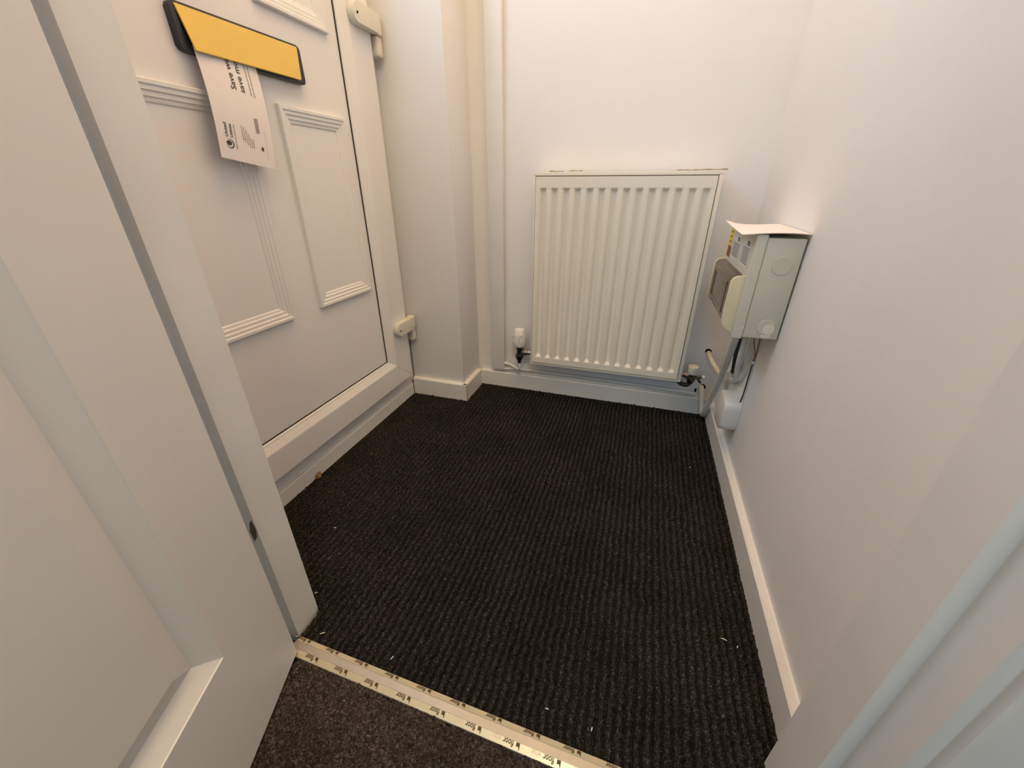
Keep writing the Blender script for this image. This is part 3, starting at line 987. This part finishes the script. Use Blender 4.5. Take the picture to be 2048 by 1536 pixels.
tag(obj('wire', tube(bmesh.new(), [(0.2740, 1.0, 0.4165), (0.276, 1.0, 0.379), (0.285, 1.0, 0.350), (0.2872, 1.0, 0.331)], 0.0012, 8), 'brown_wire', smooth=True),
    'thin brown wire from the box to the clip, left one of the two', 'wire')
tag(obj('wire', tube(bmesh.new(), [(0.2855, 1.0, 0.4165), (0.2875, 1.0, 0.379), (0.2885, 1.0, 0.350), (0.2885, 1.0, 0.331)], 0.0012, 8), 'brown_wire', smooth=True),
    'thin brown wire from the box to the clip, right one of the two', 'wire')
tag(obj('wire', tube(bmesh.new(), [(0.2872, 1.0, 0.331), (0.2870, 1.0, 0.320), (0.2868, 1.0, 0.28), (0.2865, 1.0, 0.235), (0.2850, 1.002, 0.214)], 0.0018, 8), 'dark_cable', smooth=True),
    'dark grey wire running straight down into the white junction box', 'wire')
bm = bx(0.2838, 0.2912, 0.9955, 1.0045, 0.320, 0.328, bevel=0.0018)
tag(obj('cable_clip', bm, 'white_plastic', smooth=True), 'small white cable clip on the wall under the electrical box', 'clip')

# holes the cables come from
bm = bmesh.new()
blob(bm, ragged(0.2465, 0.2235, 0.0105, 0.0085, 16, 0.12, 8), lambda a, b, h: Vector((a, 1.3259 - h, b)))
obj('cable_hole', bm, 'hole', wall_back)
bm = bmesh.new()
blob(bm, ragged(0.2540, 0.0945, 0.0110, 0.0125, 16, 0.2, 9), lambda a, b, h: Vector((a, 1.3259 - h, b)))
blob(bm, ragged(0.2350, 0.0800, 0.0035, 0.0080, 12, 0.2, 10), lambda a, b, h: Vector((a, 1.3259 - h, b)))
obj('cable_hole', bm, 'hole', wall_back)

# white junction box low on the right wall
jb = thing('junction_box', (0.291, 1.035, 0.13), 'white rounded junction box low on the right wall above the skirting', 'junction box')


def rounded(c0, c1, d0, d1, r, n=6):
    out = []
    for cx, cy, a0 in ((c1 - r, d1 - r, 0), (c0 + r, d1 - r, 90), (c0 + r, d0 + r, 180), (c1 - r, d0 + r, 270)):
        for k in range(n + 1):
            a = math.radians(a0 + 90 * k / n)
            out.append((cx + r * math.cos(a), cy + r * math.sin(a)))
    return out


bm = bmesh.new()
prism(bm, rounded(0.9920, 1.0850, 0.1270, 0.2130, 0.022), lambda y, z: (0.2905, y, z), lambda y, z: (0.2510, y, z), bevel=0.0)
top = [f for f in bm.faces if all(abs(v.co.x - 0.2510) < 1e-6 for v in f.verts)]
bmesh.ops.bevel(bm, geom=[e for f in top for e in f.edges], offset=0.005, segments=3, affect='EDGES', profile=0.5)
obj('box_cover', bm, 'white_plastic', jb, smooth=True)
bm = bmesh.new()
lathe(bm, [(0, 0.0018), (0.0006, 0.0018)], (0.2511, 1.066, 0.195), (-1, 0, 0), 12)
obj('screw', bm, 'print_grey', jb)

# ------------------------------------------------------------------ small debris on the carpets
bm = bmesh.new()
prism(bm, ragged(-0.746, 0.645, 0.005, 0.008, 10, 0.2, 12), lambda x, y: (x, y, 0.0010), lambda x, y: (x, y + 0.001, 0.0052 + (0.008 if x < -0.744 else 0.0)))
tag(obj('leaf_scrap', bm, 'leaf', smooth=True), 'small dry brown leaf scrap on the carpet against the door sill', 'leaf')
SPK = [((-0.4435, 0.3055), 'white lint fleck nearest the left door lining', 0.009, 0.6), ((-0.305, 0.307), 'white lint fleck just behind the strip, right of the first', 0.008, 1.2),
       ((0.224, 0.505), 'pale straw fleck near the right skirting', 0.010, -0.2), ((0.244, 0.498), 'tiny white fleck beside the pale straw fleck', 0.005, 1.3),
       ((-0.044, 0.314), 'pale grey fleck behind the middle of the strip', 0.006, 0.0), ((0.023, 0.309), 'thin white fleck behind the right part of the strip', 0.006, 1.4),
       ((0.207, 0.989), 'small white fleck in the far right of the black carpet', 0.005, 0.4), ((-0.586, 0.511), 'pale fleck near the front door sill', 0.007, 0.3),
       ((-0.510, 0.365), 'thin pale fleck against the left door lining', 0.006, 0.9)]
for (x, y), lb, ln, an in SPK:
    bm = bmesh.new()
    d = Vector((math.cos(an), math.sin(an), 0)) * ln / 2
    tube(bm, [Vector((x, y, 0.0005)) - d, Vector((x, y, 0.0012)), Vector((x, y, 0.0004)) + d], lambda t: 0.0003 + 0.0006 * math.sin(math.pi * min(max(t, 0.02), 0.98)), 6, n=3)
    tag(obj('lint_fleck', bm, 'lint'), lb, 'lint', 'flecks of lint on the black carpet')
